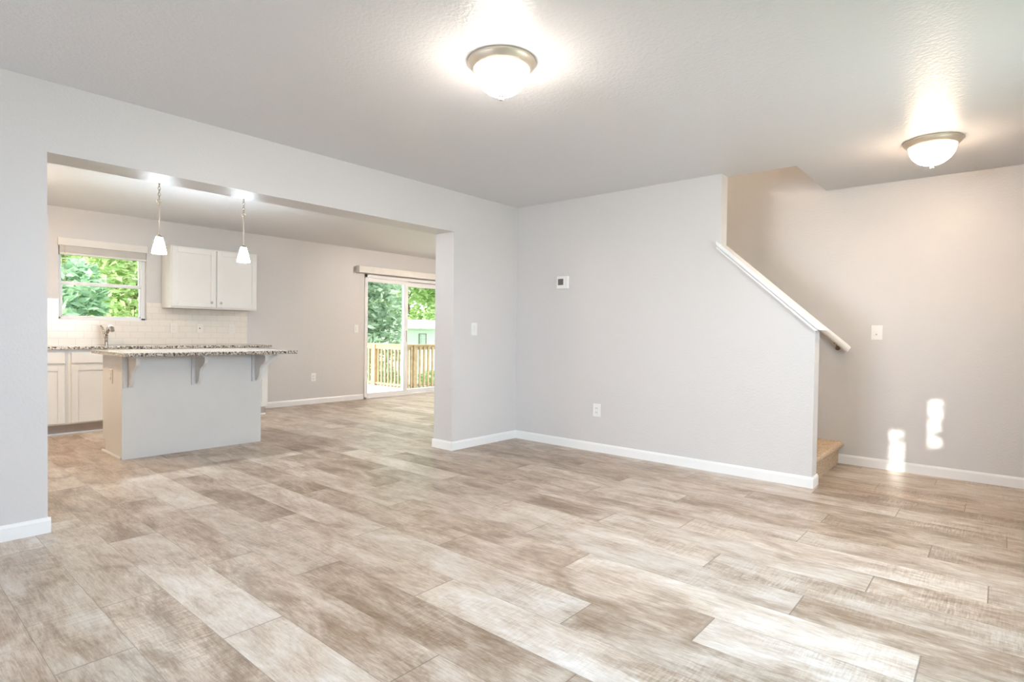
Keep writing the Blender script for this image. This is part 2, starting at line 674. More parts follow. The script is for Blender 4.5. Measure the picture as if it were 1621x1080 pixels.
# ------------------------------------------------------------------ ceiling with the stairwell cut out
bm = bmesh.new()
cz = H + 0.25
for r in ((XK - 0.15, XR, YF, T2), (XS, XR, T2, YS), (XK - 0.15, XP, T2, YD)):
    add_box(bm, r[0], r[1], r[2], r[3], H, cz)
structure(link('ceiling', bm, CEIL), 'flat orange-peel textured ceiling over the whole room', 'ceiling')

# ------------------------------------------------------------------ walls
structure(wall_holes('wall_left', 'x', XP, 0.0, YF, 0.0, 0.0, H, [(YL, YR, -1, HO)], PAINT),
          'grey partition wall with the wide opening to the kitchen', 'wall')
bm = bmesh.new()
add_prism(bm, [(XP, 0), (XE, 0), (XE, 1.180), (XU, 1.822), (XU, H), (XP, H)], 'y', 0.0, T2)
structure(link('wall_back', bm, PAINT), 'grey wall with the thermostat, sloping down beside the stairs', 'wall')
bm = bmesh.new()
add_box(bm, XP, XR, YS, YS + 0.12, 0, 5.0)
structure(link('wall_stair', bm, PAINT), 'grey wall behind the stairs at the right', 'wall')
structure(wall_holes('wall_kitchen', 'x', XK - 0.15, XK, YKL, YD, 0.0, H,
                     [(-3.115, -2.262, 1.196, 2.105), (0.862, 2.70, -1, 2.037)], PAINT),
          'grey kitchen back wall with the window and sliding door', 'wall')
structure(box('wall_kitchen_end', PAINT, None, XK - 0.15, XP, YKL - 0.12, YKL, 0, H), 'grey end wall of the kitchen beyond the partition', 'wall')
structure(box('wall_dining', PAINT, None, XK - 0.15, XP, YD, YD + 0.12, 0, H), 'grey end wall of the dining area', 'wall')
structure(box('wall_pantry', PAINT, None, XP - 0.12, XP, T2, YD, 0, H), 'grey wall between dining area and stairs', 'wall')
structure(wall_holes('wall_front', 'y', YF - 0.15, YF, XP, XR, 0.0, H,
                     [(0.55, 2.35, 0.8, 2.1), (2.60, 3.40, 0, 2.04)], PAINT),
          'grey front wall behind the viewer', 'wall')
structure(wall_holes('wall_right', 'x', XR, XR + 0.12, YF, YS + 0.12, 0.0, H, [(-3.65, -2.35, 0.9, 2.1), (-1.9, -0.7, 0.9, 2.1)], PAINT),
          'grey right wall outside the picture', 'wall')
# upstairs part of the stairwell
bm = bmesh.new()
add_box(bm, XS, XS + 0.1, T2, YS, cz, 5.0)
add_box(bm, XP, XS + 0.1, T2 - 0.1, T2, cz, 5.0)
add_box(bm, XP - 0.1, XP, T2 - 0.1, YS, cz, 5.0)
add_box(bm, XP - 0.1, XS + 0.1, T2 - 0.1, YS + 0.12, 5.0, 5.1)
structure(link('wall_upstairs', bm, PAINT), 'grey upper stairwell walls above the ceiling opening', 'wall')

# ------------------------------------------------------------------ baseboards
BH, BT = 0.083, 0.0125


def base_seg(bm, p, q, n, e0=0.0, e1=0.0):
    """Baseboard from p to q (xy), n the outward normal; profile with an eased top."""
    p, q, n = Vector((*p, 0)), Vector((*q, 0)), Vector((*n, 0))
    t = (q - p).normalized()
    p = p - t * e0
    q = q + t * e1
    prof = [(0, 0), (BT, 0), (BT, BH * 0.80), (BT * 0.72, BH * 0.90), (BT * 0.35, BH), (0, BH)]
    A = [bm.verts.new(p + n * a + Vector((0, 0, z))) for a, z in prof]
    B = [bm.verts.new(q + n * a + Vector((0, 0, z))) for a, z in prof]
    bm.faces.new(A)
    bm.faces.new(B[::-1])
    for i in range(len(prof)):
        j = (i + 1) % len(prof)
        bm.faces.new((A[i], A[j], B[j], B[i]))


def baseboard(name, segs, label):
    bm = bmesh.new()
    for s in segs:
        base_seg(bm, *s)
    structure(link(name, bm, WHITE), label, 'baseboard')


baseboard('baseboard_left', [((0, YF), (0, YL), (1, 0), 0, BT), ((XP, YL), (0, YL), (0, 1)), ((XP, YKL), (XP, YL), (-1, 0), 0, BT)],
          'white baseboard on the wall left of the kitchen opening')
baseboard('baseboard_pier', [((0, YR), (0, 0), (1, 0), BT, 0), ((XP, YR), (0, YR), (0, -1)), ((XP, YR), (XP, YD), (-1, 0), BT, 0)],
          'white baseboard wrapping the pier right of the kitchen opening')
baseboard('baseboard_back', [((0, 0), (XE, 0), (0, -1), 0, BT), ((XE, 0), (XE, T2), (1, 0), 0, BT)],
          'white baseboard under the thermostat wall')
baseboard('baseboard_stair', [((2.842, YS), (XR, YS), (0, -1))], 'white baseboard right of the carpeted step')
baseboard('baseboard_kitchen', [((XK, -1.03), (XK, 0.85), (1, 0)), ((XK, 2.71), (XK, YD), (1, 0))],
          'white baseboard between the kitchen cabinets and sliding door')
baseboard('baseboard_right', [((XR, YF), (XR, YS), (-1, 0))], 'white baseboard on the right wall outside the picture')

# ------------------------------------------------------------------ stairs
st = empty('staircase', (2.0, 0.6, 0), 'tan carpeted staircase, its lowest step peeking out behind the knee wall', 'staircase')
rise, run = 0.197, 0.222
for i in range(9):
    xr = 2.842 - i * run
    z = rise * (i + 1)
    pts = [(xr, z - rise), (xr, z - 0.055)]
    for k in range(7):                               # rounded carpet nosing
        a = -math.pi / 2 + math.pi * k / 6
        pts.append((xr + 0.012 + 0.026 * math.cos(a), z - 0.028 + 0.027 * math.sin(a)))
    pts += [(xr - run - 0.02, z), (xr - run - 0.02, z - rise)]
    bm = bmesh.new()
    add_prism(bm, pts, 'y', T2 + 0.004, YS - 0.004)
    link('step', bm, CARPET, st, smooth=True)

# ------------------------------------------------------------------ sloping cap on the knee wall
def cap_z(x):
    return 1.178 + (2.936 - x) * 0.8945


bm = bmesh.new()
add_prism(bm, [(2.139, cap_z(2.139)), (2.936, cap_z(2.936)), (2.936, 1.172), (2.913, 1.172), (2.139, cap_z(2.139) - 0.030)], 'y', -0.034, 0.168)
add_prism(bm, [(2.142, cap_z(2.142) - 0.028), (2.905, cap_z(2.905) - 0.028), (2.893, 1.1715), (2.142, cap_z(2.142) - 0.052)], 'y', -0.012, 0.147)
add_prism(bm, [(2.139, cap_z(2.139) - 0.042), (2.903, 1.167), (2.880, 1.167), (2.139, cap_z(2.139) - 0.060)], 'y', -0.022, 0.157)
structure(link('trim_1', bm, WHITE), 'white sloping wooden cap along the top of the knee wall', 'trim')

# handrail on the stairwell wall
hr = empty('handrail', (2.82, 1.09, 1.05), 'white wooden handrail on a brass bracket, ending below the knee wall cap', 'handrail')
bm = bmesh.new()
rx0, rx1 = 1.2, 2.915


def rail_z(x):
    return 1.012 + (2.915 - x) * 0.87


prof = []
for k in range(12):
    a = 2 * math.pi * k / 12
    prof.append((0.019 * math.cos(a), 0.026 * math.sin(a)))
rings = []
for x, sc in ((rx0, 1), (rx1 - 0.03, 1), (rx1 - 0.008, 0.92), (rx1, 0.7)):
    rings.append([bm.verts.new((x + 0.02 * (b / 0.026) * 0.65, 1.052 + a * sc, rail_z(x) + b * 1.1 * sc)) for a, b in prof])
for A, B in zip(rings, rings[1:]):
    for k in range(12):
        bm.faces.new((A[k], A[(k + 1) % 12], B[(k + 1) % 12], B[k]))
bm.faces.new(rings[0])
bm.faces.new(rings[-1][::-1])
link('rail', bm, WHITE, hr, smooth=True)
for bx in (2.815, 1.7):
    zc = rail_z(bx)
    bm = bmesh.new()
    add_tube(bm, [(bx, YS, zc - 0.075), (bx, YS - 0.022, zc - 0.077), (bx, YS - 0.045, zc - 0.062), (bx, YS - 0.060, zc - 0.028)], [0.008, 0.007, 0.006, 0.006], 10)
    add_tube(bm, [(bx, YS - 0.001, zc - 0.075), (bx, YS - 0.008, zc - 0.075)], [0.021, 0.019], 16)
    add_box(bm, bx - 0.022, bx + 0.022, 1.047, 1.060, zc - 0.034, zc - 0.026)
    link('bracket', bm, BRONZE, hr, smooth=True)

# ------------------------------------------------------------------ ceiling lights
def ceiling_light(x, y, label, glass, group='dome ceiling lights'):
    t = empty('ceiling_light', (x, y, H), label, 'ceiling light', group)
    bm = bmesh.new()
    add_lathe(bm, [(0.158, 0), (0.166, -0.003), (0.167, -0.009), (0.162, -0.014), (0.160, -0.020), (0.152, -0.026), (0.149, -0.032), (0.142, -0.037), (0.137, -0.040), (0.131, -0.038)], (x, y, H), 48)
    link('pan', bm, NICKEL, t, smooth=True)
    bm = bmesh.new()
    prof = []
    R = 0.134
    for k in range(13):
        a = math.pi / 2 * k / 12
        prof.append((max(R * math.cos(a) ** 1.02, 0.004), -0.036 - 0.128 * math.sin(a)))
    add_lathe(bm, prof, (x, y, H), 48)
    link('glass_dome', bm, glass, t, smooth=True)
    bm = bmesh.new()
    add_lathe(bm, [(0.014, -0.160), (0.016, -0.167), (0.009, -0.171), (0.012, -0.177), (0.012, -0.184), (0.005, -0.190)], (x, y, H), 20)
    link('finial', bm, NICKEL, t, smooth=True)
    return t


ceiling_light(2.045, -2.560, 'glowing frosted dome light with nickel rim, near the middle of the ceiling', DOME_GLASS)
ceiling_light(3.545, 0.070, 'glowing frosted dome light with nickel rim, above the foot of the stairs', DOME_GLASS_S)
ceiling_light(-1.9, 1.85, 'glowing frosted dome light on the dining ceiling, hidden by the pier', DOME_GLASS_D)
ceiling_light(-2.45, -4.0, 'glowing frosted dome light on the kitchen ceiling, hidden by the partition', DOME_GLASS_K)

# fill light added to brighten the upper stairwell, no fixture
ud = bpy.data.lights.new('stairwell_fill', 'POINT')
ud.energy = UPSTAIRS[0]
ud.color = UPSTAIRS[1]
ud.shadow_soft_size = 0.12
uo = bpy.data.objects.new('stairwell_fill', ud)
COL.objects.link(uo)
uo.location = (1.3, 0.6, 4.7)

# ------------------------------------------------------------------ pendants over the island
def pendant(x, y, label):
    t = empty('pendant_light', (x, y, H), label, 'pendant light', 'pendants over the island')
    bm = bmesh.new()
    add_lathe(bm, [(0.060, 0), (0.062, -0.006), (0.055, -0.016), (0.025, -0.024), (0.010, -0.030)], (x, y, H), 28)
    link('canopy', bm, PNICKEL, t, smooth=True)
    bm = bmesh.new()
    z = H - 0.036
    k = 0
    while z > 2.265:
        ax = (1, 0, 0) if k % 2 else (0, 1, 0)
        add_torus(bm, (x, y, z), 0.0105, 0.0028, ax, (0, 0, 1), 12, 6, 1.6)
        z -= 0.0265
        k += 1
    link('chain', bm, PNICKEL, t, smooth=True)
    bm = bmesh.new()
    add_torus(bm, (x, y, 2.240), 0.0175, 0.0042, (0.70, 0.71, 0), (0, 0, 1), 20, 8)
    link('loop', bm, PNICKEL, t, smooth=True)
    bm = bmesh.new()
    add_lathe(bm, [(0.008, 2.226), (0.008, 2.205), (0.0055, 2.200), (0.0055, 1.945), (0.010, 1.942), (0.024, 1.936), (0.027, 1.920)], (x, y, 0), 16)
    link('rod', bm, PNICKEL, t, smooth=True)
    bm = bmesh.new()
    outer = [(0.0255, 1.921), (0.032, 1.900), (0.043, 1.855), (0.053, 1.810), (0.059, 1.778)]
    inner = [(r - 0.004, z) for r, z in reversed(outer)]
    add_lathe(bm, outer + inner, (x, y, 0), 32, False, True)
    link('shade', bm, SHADE_GLASS, t, smooth=True)
    bm = bmesh.new()
    add_lathe(bm, [(0.010, 1.912), (0.012, 1.895), (0.022, 1.870), (0.026, 1.848), (0.020, 1.828), (0.004, 1.820)], (x, y, 0), 20)
    link('bulb', bm, glow_mat('bulb_glow', PENDANT[1], PENDANT[0] * 17), t, smooth=True)
    return t


pendant(-1.75, -2.836, 'small white glass pendant on a nickel rod, nearer the kitchen window')
pendant(-1.75, -2.098, 'small white glass pendant on a nickel rod, in front of the wall cabinet')

# ------------------------------------------------------------------ kitchen window with blind
wn = empty('window_1', (XK - 0.09, -2.69, 1.196), 'white single-hung kitchen window above the sink', 'window', kind='structure')
wy0, wy1, wz0, wz1 = -3.115, -2.262, 1.196, 2.105
fx0, fx1 = XK - 0.125, XK - 0.045
bm = bmesh.new()
add_box(bm, fx0, fx1, wy0, wy0 + 0.030, wz0, wz1)
add_box(bm, fx0, fx1, wy1 - 0.045, wy1, wz0, wz1)
add_box(bm, fx0, fx1, wy0, wy1, wz0, wz0 + 0.035)
add_box(bm, fx0, fx1, wy0, wy1, wz1 - 0.04, wz1)
link('window_frame', bm, VINYL, wn, bevel=0.003)
bm = bmesh.new()
add_box(bm, XK - 0.110, XK - 0.080, wy0 + 0.03, wy1 - 0.045, 1.598, 1.630)
add_box(bm, XK - 0.110, XK - 0.080, wy0 + 0.03, wy0 + 0.042, 1.6, wz1 - 0.04)
add_box(bm, XK - 0.110, XK - 0.080, wy1 - 0.062, wy1 - 0.045, 1.6, wz1 - 0.04)
up = link('upper_sash', bm, VINYL, wn, bevel=0.002)
box('pane', GLASS, up, XK - 0.097, XK - 0.093, wy0 + 0.04, wy1 - 0.055, 1.625, wz1 - 0.045)
bm = bmesh.new()
add_box(bm, XK - 0.078, XK - 0.048, wy0 + 0.03, wy1 - 0.045, 1.588, 1.620)
add_box(bm, XK - 0.078, XK - 0.048, wy0 + 0.03, wy1 - 0.045, wz0 + 0.035, wz0 + 0.050)
add_box(bm, XK - 0.078, XK - 0.048, wy0 + 0.03, wy0 + 0.045, wz0 + 0.035, 1.6)
add_box(bm, XK - 0.078, XK - 0.048, wy1 - 0.062, wy1 - 0.045, wz0 + 0.035, 1.6)
lo = link('lower_sash', bm, VINYL, wn, bevel=0.002)
box('pane', GLASS, lo, XK - 0.065, XK - 0.061, wy0 + 0.04, wy1 - 0.055, wz0 + 0.045, 1.592)
bm = bmesh.new()
add_box(bm, XK - 0.045, XK + 0.012, wy0, wy1, wz0, wz0 + 0.014)
link('window_sill', bm, WHITE, wn)

bl = empty('window_blind', (XK, -2.69, 2.1), 'cream horizontal blind pulled up to the top of the kitchen window', 'blind')
box('valance', BLIND, bl, XK - 0.012, XK + 0.030, wy0 - 0.008, wy1 + 0.004, 2.018, 2.104, 0.004)
bm = bmesh.new()
for i in range(14):
    z = 1.945 + i * 0.0052
    add_box(bm, XK - 0.036 + 0.002 * (i % 2), XK + 0.012 + 0.002 * (i % 2), wy0 + 0.010, wy1 - 0.008, z, z + 0.0036)
link('slat_stack', bm, BLIND, bl)
box('bottom_rail', BLIND, bl, XK - 0.038, XK + 0.016, wy0 + 0.008, wy1 - 0.006, 1.918, 1.943, 0.004)
bm = bmesh.new()
add_tube(bm, [(XK + 0.018, wy0 + 0.055, 2.02), (XK + 0.019, wy0 + 0.055, 1.80), (XK + 0.019, wy0 + 0.055, 1.62)], 0.0035, 8)
link('tilt_wand', bm, mat('clear_wand', (0.66, 0.55, 0.44), 0.25, noise=(9, 0.05)), bl, smooth=True)

# ------------------------------------------------------------------ sliding glass door with headrail
dr = empty('door_1', (XK - 0.05, 1.78, 0), 'white sliding glass door to the wooden deck', 'door', kind='structure')
dy0, dy1, dzt = 0.862, 2.70, 2.037
bm = bmesh.new()
add_box(bm, XK - 0.13, XK + 0.012, dy0, dy0 + 0.045, 0, dzt)
add_box(bm, XK - 0.13, XK + 0.012, dy1 - 0.045, dy1, 0, dzt)
add_box(bm, XK - 0.13, XK + 0.012, dy0, dy1, dzt - 0.05, dzt)
add_box(bm, XK - 0.13, XK + 0.012, dy0, dy1, 0, 0.03)
link('door_frame', bm, VINYL, dr, bevel=0.003)


def door_panel(x0, x1, y0, y1, sl, sr, zb, zt):
    bm = bmesh.new()
    add_box(bm, x0, x1, y0, y0 + sl, 0.03, dzt - 0.05)
    add_box(bm, x0, x1, y1 - sr, y1, 0.03, dzt - 0.05)
    add_box(bm, x0, x1, y0 + sl, y1 - sr, 0.03, zb)
    add_box(bm, x0, x1, y0 + sl, y1 - sr, zt, dzt - 0.05)
    p = link('door_panel', bm, VINYL, dr, bevel=0.003)
    xm = (x0 + x1) / 2
    box('pane', GLASS, p, xm - 0.003, xm + 0.003, y0 + sl - 0.01, y1 - sr + 0.01, zb - 0.01, zt + 0.01)
    return p


door_panel(XK - 0.055, XK - 0.010, dy0 + 0.045, 1.770, 0.030, 0.075, 0.086, 1.925)
door_panel(XK - 0.115, XK - 0.070, 1.720, dy1 - 0.045, 0.085, 0.075, 0.090, 1.905)
bm = bmesh.new()
add_box(bm, XK - 0.010, XK + 0.022, 1.725, 1.742, 0.93, 1.13)
link('door_handle', bm, VINYL, dr, bevel=0.004)

hd = empty('blind_headrail', (XK, 1.77, 2.1), 'cream vertical-blind headrail box mounted above the sliding door', 'headrail')
box('valance', BLIND, hd, XK + 0.078, XK + 0.094, 0.697, 2.85, 2.052, 2.158, 0.003)
box('end_cap', BLIND, hd, XK, XK + 0.078, 0.700, 0.712, 2.052, 2.158)
box('end_cap', BLIND, hd, XK, XK + 0.078, 2.836, 2.848, 2.052, 2.158)
box('track', mat('grey_track', (0.45, 0.43, 0.41), 0.5, noise=(9, 0.05)), hd, XK + 0.012, XK + 0.070, 0.714, 2.834, 2.060, 2.100)

# ------------------------------------------------------------------ backsplash
bm = bmesh.new()
bs0, bs1 = XK, XK + 0.009
add_box(bm, bs0, bs1, YKL, wy0 - 0.0005, 0.915, 1.424)
add_box(bm, bs0, bs1, wy0 - 0.0005, wy1 + 0.0005, 0.915, wz0)
add_box(bm, bs0, bs1, wy1 + 0.0005, -1.046, 0.915, 1.362)
add_box(bm, bs0, bs1, wy1 + 0.0005, -2.09, 1.362, 1.424)
structure(link('trim_2', bm, TILE), 'cream subway tile backsplash under the kitchen window', 'backsplash')


# ------------------------------------------------------------------ cabinets
def shaker(name, parent, x, y0, y1, z0, z1, frame=0.055, thick=0.02, face=1):
    """Framed door or drawer front facing +x, recessed panel inside the frame."""
    bm = bmesh.new()
    xa = x - thick
    add_box(bm, xa, x, y0, y0 + frame, z0, z1)
    add_box(bm, xa, x, y1 - frame, y1, z0, z1)
    add_box(bm, xa, x, y0 + frame, y1 - frame, z0, z0 + frame)
    add_box(bm, xa, x, y0 + frame, y1 - frame, z1 - frame, z1)
    add_box(bm, xa, x - 0.008, y0 + frame, y1 - frame, z0 + frame, z1 - frame)
    return link(name, bm, CABW, parent, bevel=0.002)


def knob(parent, x, y, z):
    bm = bmesh.new()
    add_tube(bm, [(x, y, z), (x + 0.010, y, z), (x + 0.012, y, z), (x + 0.020, y, z), (x + 0.024, y, z)], [0.006, 0.006, 0.015, 0.0165, 0.011], 16)
    return link('knob', bm, PNICKEL, parent, smooth=True)


uc = empty('wall_cabinet', (XK, -1.578, 1.36), 'white two-door wall cabinet hung above the backsplash', 'cabinet')
box('cabinet_body', CABW, uc, XK + 0.0095, -3.676, -2.100, -1.055, 1.3665, 2.117, 0.002)
d1 = shaker('door', uc, -3.655, -2.090, -1.584, 1.385, 2.100, 0.060)
knob(d1, -3.655, -1.640, 1.447)
d2 = shaker('door', uc, -3.655, -1.572, -1.065, 1.385, 2.100, 0.060)
knob(d2, -3.655, -1.528, 1.446)


def base_unit(y0, y1, doors, label, end=False):
    t = empty('base_cabinet', (-3.68, (y0 + y1) / 2, 0), label, 'cabinet', 'base cabinets along the kitchen wall')
    bm = bmesh.new()
    add_box(bm, XK + 0.001, -3.390, y0, y1, 0.108, 0.884)
    link('cabinet_body', bm, CABW, t)
    bm = bmesh.new()
    add_box(bm, XK + 0.001, -3.462, y0, y1, 0.0, 0.107)
    link('toe_kick', bm, KICK, t)
    bm = bmesh.new()
    add_prism(bm, [(-3.4615, 0), (-3.447, 0), (-3.449, 0.008), (-3.454, 0.014), (-3.4615, 0.016)], 'y', y0, y1)
    link('shoe_moulding', bm, WHITE, t)
    for (a, b) in doors:
        shaker('door', t, -3.370, a, b, 0.125, 0.722, 0.058)
        box('drawer_front', CABW, t, -3.390, -3.370, a, b, 0.742, 0.852, 0.003)
    return t


base_unit(-4.06, -3.152, [(-4.035, -3.625), (-3.585, -3.180)], 'white base cabinet left of the sink, cut off by the partition')
base_unit(-3.151, -2.241, [(-3.126, -2.716), (-2.676, -2.266)], 'white sink base cabinet below the faucet, half hidden by the island')
base_unit(-2.240, -1.035, [(-2.215, -1.66), (-1.62, -1.065)], 'white base cabinet at the right end of the counter, behind the island')

ct = box('countertop', GRANITE, None, XK + 0.0095, -3.352, -4.10, -1.000, 0.885, 0.915, 0.004)
tag(ct, 'speckled granite countertop along the tiled kitchen wall', 'countertop')

# faucet
fc = empty('faucet', (-3.85, -2.705, 0.915), 'chrome single-handle kitchen faucet below the window', 'faucet')
bm = bmesh.new()
add_lathe(bm, [(0.024, 0.915), (0.024, 0.921), (0.018, 0.926), (0.0175, 0.985), (0.020, 0.990), (0.020, 1.000), (0.014, 1.006)], (-3.85, -2.705, 0), 24)
link('base', bm, CHROME, fc, smooth=True)
bm = bmesh.new()
add_tube(bm, [(-3.85, -2.705, 1.003), (-3.842, -2.704, 1.03), (-3.828, -2.702, 1.055), (-3.805, -2.70, 1.082), (-3.770, -2.697, 1.108), (-3.730, -2.694, 1.120), (-3.695, -2.692, 1.108), (-3.672, -2.690, 1.078)],
         [0.017, 0.016, 0.017, 0.021, 0.027, 0.029, 0.027, 0.021], 16)
link('spout', bm, CHROME, fc, smooth=True)
bm = bmesh.new()
add_tube(bm, [(-3.855, -2.712, 1.004), (-3.865, -2.722, 1.045), (-3.868, -2.726, 1.080), (-3.872, -2.738, 1.115), (-3.876, -2.752, 1.140)], [0.016, 0.014, 0.013, 0.012, 0.008], 12)
link('lever', bm, CHROME, fc, smooth=True)

# ------------------------------------------------------------------ island
IX0, IX1, IY0, IY1 = -2.265, -1.692, -3.132, -1.945
isl = empty('kitchen_island', (-1.98, -2.54, 0), 'white panelled kitchen island with three corbels under its granite top', 'kitchen island')
box('back_panel', ISLW, isl, IX1 - 0.018, IX1, IY0, IY1, 0.0, 0.885)
bm = bmesh.new()
add_prism(bm, [(IX0, 0.108), (IX0 + 0.073, 0.108), (IX0 + 0.073, 0), (IX1 - 0.018, 0), (IX1 - 0.018, 0.885), (IX0, 0.885)], 'y', IY0 + 0.006, IY1 - 0.006)
link('cabinet_body', bm, ISLW, isl)
bm = bmesh.new()
add_prism(bm, [(IY0 + 0.006, 0), (IY0 - 0.010, 0), (IY0 - 0.008, 0.010), (IY0 - 0.002, 0.017), (IY0 + 0.006, 0.018)], 'x', IX0 + 0.01, IX1 - 0.022)
link('shoe_moulding', bm, ISLW, isl)
for (a, b) in ((-3.11, -2.56), (-2.52, -1.965)):
    bm = bmesh.new()
    add_box(bm, IX0 - 0.019, IX0, a, b, 0.125, 0.865)
    link('door', bm, CABW, isl, bevel=0.002)


def corbel(yc):
    bm = bmesh.new()
    add_box(bm, IX1, IX1 + 0.016, yc - 0.044, yc + 0.040, 0.606, 0.8845)
    add_box(bm, IX1 + 0.020, IX1 + 0.250, yc - 0.040, yc + 0.040, 0.870, 0.8845)
    plate = link('corbel', bm, ISLW, isl, bevel=0.003)
    prof = [(0.020, 0.870), (0.222, 0.870), (0.224, 0.842), (0.216, 0.818), (0.198, 0.797), (0.168, 0.783), (0.138, 0.770),
            (0.119, 0.752), (0.108, 0.728), (0.103, 0.700), (0.096, 0.672), (0.080, 0.648), (0.058, 0.630), (0.042, 0.618), (0.020, 0.614)]
    bm = bmesh.new()
    add_prism(bm, [(IX1 + a, z) for a, z in prof], 'y', yc - 0.014, yc + 0.014)
    link('scroll', bm, ISLW, plate, smooth=True)


for yc in (-3.079, -2.546, -1.996):
    corbel(yc)
# the corbel under the overhang at the right end of the island
bm = bmesh.new()
prof = [(0.0, 0.8845), (0.172, 0.8845), (0.172, 0.855), (0.164, 0.830), (0.142, 0.812), (0.112, 0.798), (0.088, 0.778), (0.076, 0.750),
        (0.070, 0.715), (0.058, 0.680), (0.036, 0.650), (0.014, 0.628), (0.0, 0.612)]
add_prism(bm, [(IY1 + a, z) for a, z in prof], 'x', IX1 - 0.085, IX1 - 0.002)
link('corbel', bm, ISLW, isl, smooth=True)

it = box('island_countertop', GRANITE, None, -2.308, -1.362, -3.203, -1.735, 0.885, 0.915, 0.004)
tag(it, 'speckled granite slab overhanging the white kitchen island', 'countertop')


# ------------------------------------------------------------------ wall plates
def plate_mesh(kind, ax, pos, u, z, w, h, name, label, cat, group=None, m=PLASTIC, sign=1):
    """Plate on a wall: ax 'x' (faces +x at x=pos) or 'y' (faces -y at y=pos)."""
    loc = (pos, u, z) if ax == 'x' else (u, pos, z)
    t = empty(name, loc, label, cat, group)

    def bx(n, du0, du1, dz0, dz1, d0, d1, mm, par, bev=0.0):
        if ax == 'x':
            return box(n, mm, par, pos + d0, pos + d1, u + du0, u + du1, z + dz0, z + dz1, bev)
        s = sign
        return box(n, mm, par, u + du0, u + du1, min(pos + s * d0, pos + s * d1), max(pos + s * d0, pos + s * d1), z + dz0, z + dz1, bev)

    pl = bx('cover_plate', -w / 2, w / 2, -h / 2, h / 2, 0, 0.006, m, t, 0.0025)
    if kind == 'switch':
        bx('rocker', -0.0165, 0.0165, -0.033, 0.033, 0.006, 0.0095, PLASTIC2 if m is PLASTIC else m, t, 0.001)
    elif kind == 'toggle_pair':
        for k in (-1, 1):
            bx('toggle', k * 0.0 + k * 0.022 - 0.005, k * 0.022 + 0.005, -0.012, 0.012, 0.006, 0.012, PLASTIC2, t, 0.001)
    elif kind == 'outlet':
        for dz in (-0.0195, 0.0195):
            r = bx('receptacle', -0.0165, 0.0165, dz - 0.0145, dz + 0.0145, 0.006, 0.0085, PLASTIC2 if m is PLASTIC else m, t, 0.002)
            for du in (-0.0065, 0.0065):
                bx('slot', du - 0.0012, du + 0.0012, dz - 0.003, dz + 0.006, 0.0085, 0.009, DARK if m is PLASTIC else SLOT, r)
    elif kind == 'button':
        bx('button', -0.009, 0.003, -0.022, -0.011, 0.006, 0.011, mat('grey_button', (0.50, 0.48, 0.46), 0.4), t, 0.002)
    elif kind == 'cable':
        bx('jack', -0.006, 0.006, -0.006, 0.006, 0.006, 0.014, DARK, t)
    return t


SPLASHPL = mat('almond_plastic', (0.84, 0.80, 0.74), 0.35)
plate_mesh('switch', 'x', 0.0, -0.648, 1.152, 0.083, 0.122, 'light_switch', 'white light switch on the pier beside the kitchen opening', 'light switch')
plate_mesh('button', 'y', YS, 3.110, 1.166, 0.082, 0.124, 'light_switch', 'white wall switch plate with a small button on the stair wall beside the handrail', 'light switch', sign=-1)
plate_mesh('switch', 'x', XK, 0.705, 1.146, 0.078, 0.124, 'light_switch', 'white light switch on the kitchen wall left of the sliding door', 'light switch')
plate_mesh('outlet', 'x', XK, -0.042, 0.402, 0.080, 0.124, 'wall_outlet', 'white power outlet low on the kitchen wall near the sliding door', 'outlet')
plate_mesh('outlet', 'y', 0.0, 1.015, 0.395, 0.080, 0.122, 'wall_outlet', 'white power outlet low on the wall below the thermostat', 'outlet', sign=-1)
plate_mesh('outlet', 'x', XK + 0.009, -1.965, 1.120, 0.080, 0.122, 'wall_outlet', 'white outlet on the backsplash, left of the one with a dark dot', 'outlet', m=SPLASHPL)
plate_mesh('cable', 'x', XK + 0.009, -1.660, 1.120, 0.078, 0.118, 'cable_jack_plate', 'white plate with one dark dot in the middle of the backsplash', 'wall plate', m=SPLASHPL)
plate_mesh('outlet', 'x', XK + 0.009, -1.255, 1.115, 0.080, 0.122, 'wall_outlet', 'white outlet at the right end of the backsplash', 'outlet', m=SPLASHPL)
ISLPL = mat('cream_plastic', (0.76, 0.74, 0.71), 0.4)
plate_mesh('outlet', 'y', IY0 + 0.006, -2.010, 0.690, 0.090, 0.125, 'wall_outlet', 'cream outlet on the left end of the kitchen island', 'outlet', m=ISLPL, sign=-1)

th = empty('thermostat', (0.602, 0, 1.625), 'white thermostat with a small dark screen on the back wall', 'thermostat')
box('housing', PLASTIC, th, 0.537, 0.676, -0.028, 0.0, 1.563, 1.688, 0.006)
box('screen', LCD, th, 0.556, 0.620, -0.0295, -0.0275, 1.600, 1.661)
box('button_panel', PLASTIC2, th, 0.640, 0.668, -0.030, -0.0275, 1.585, 1.668, 0.001)

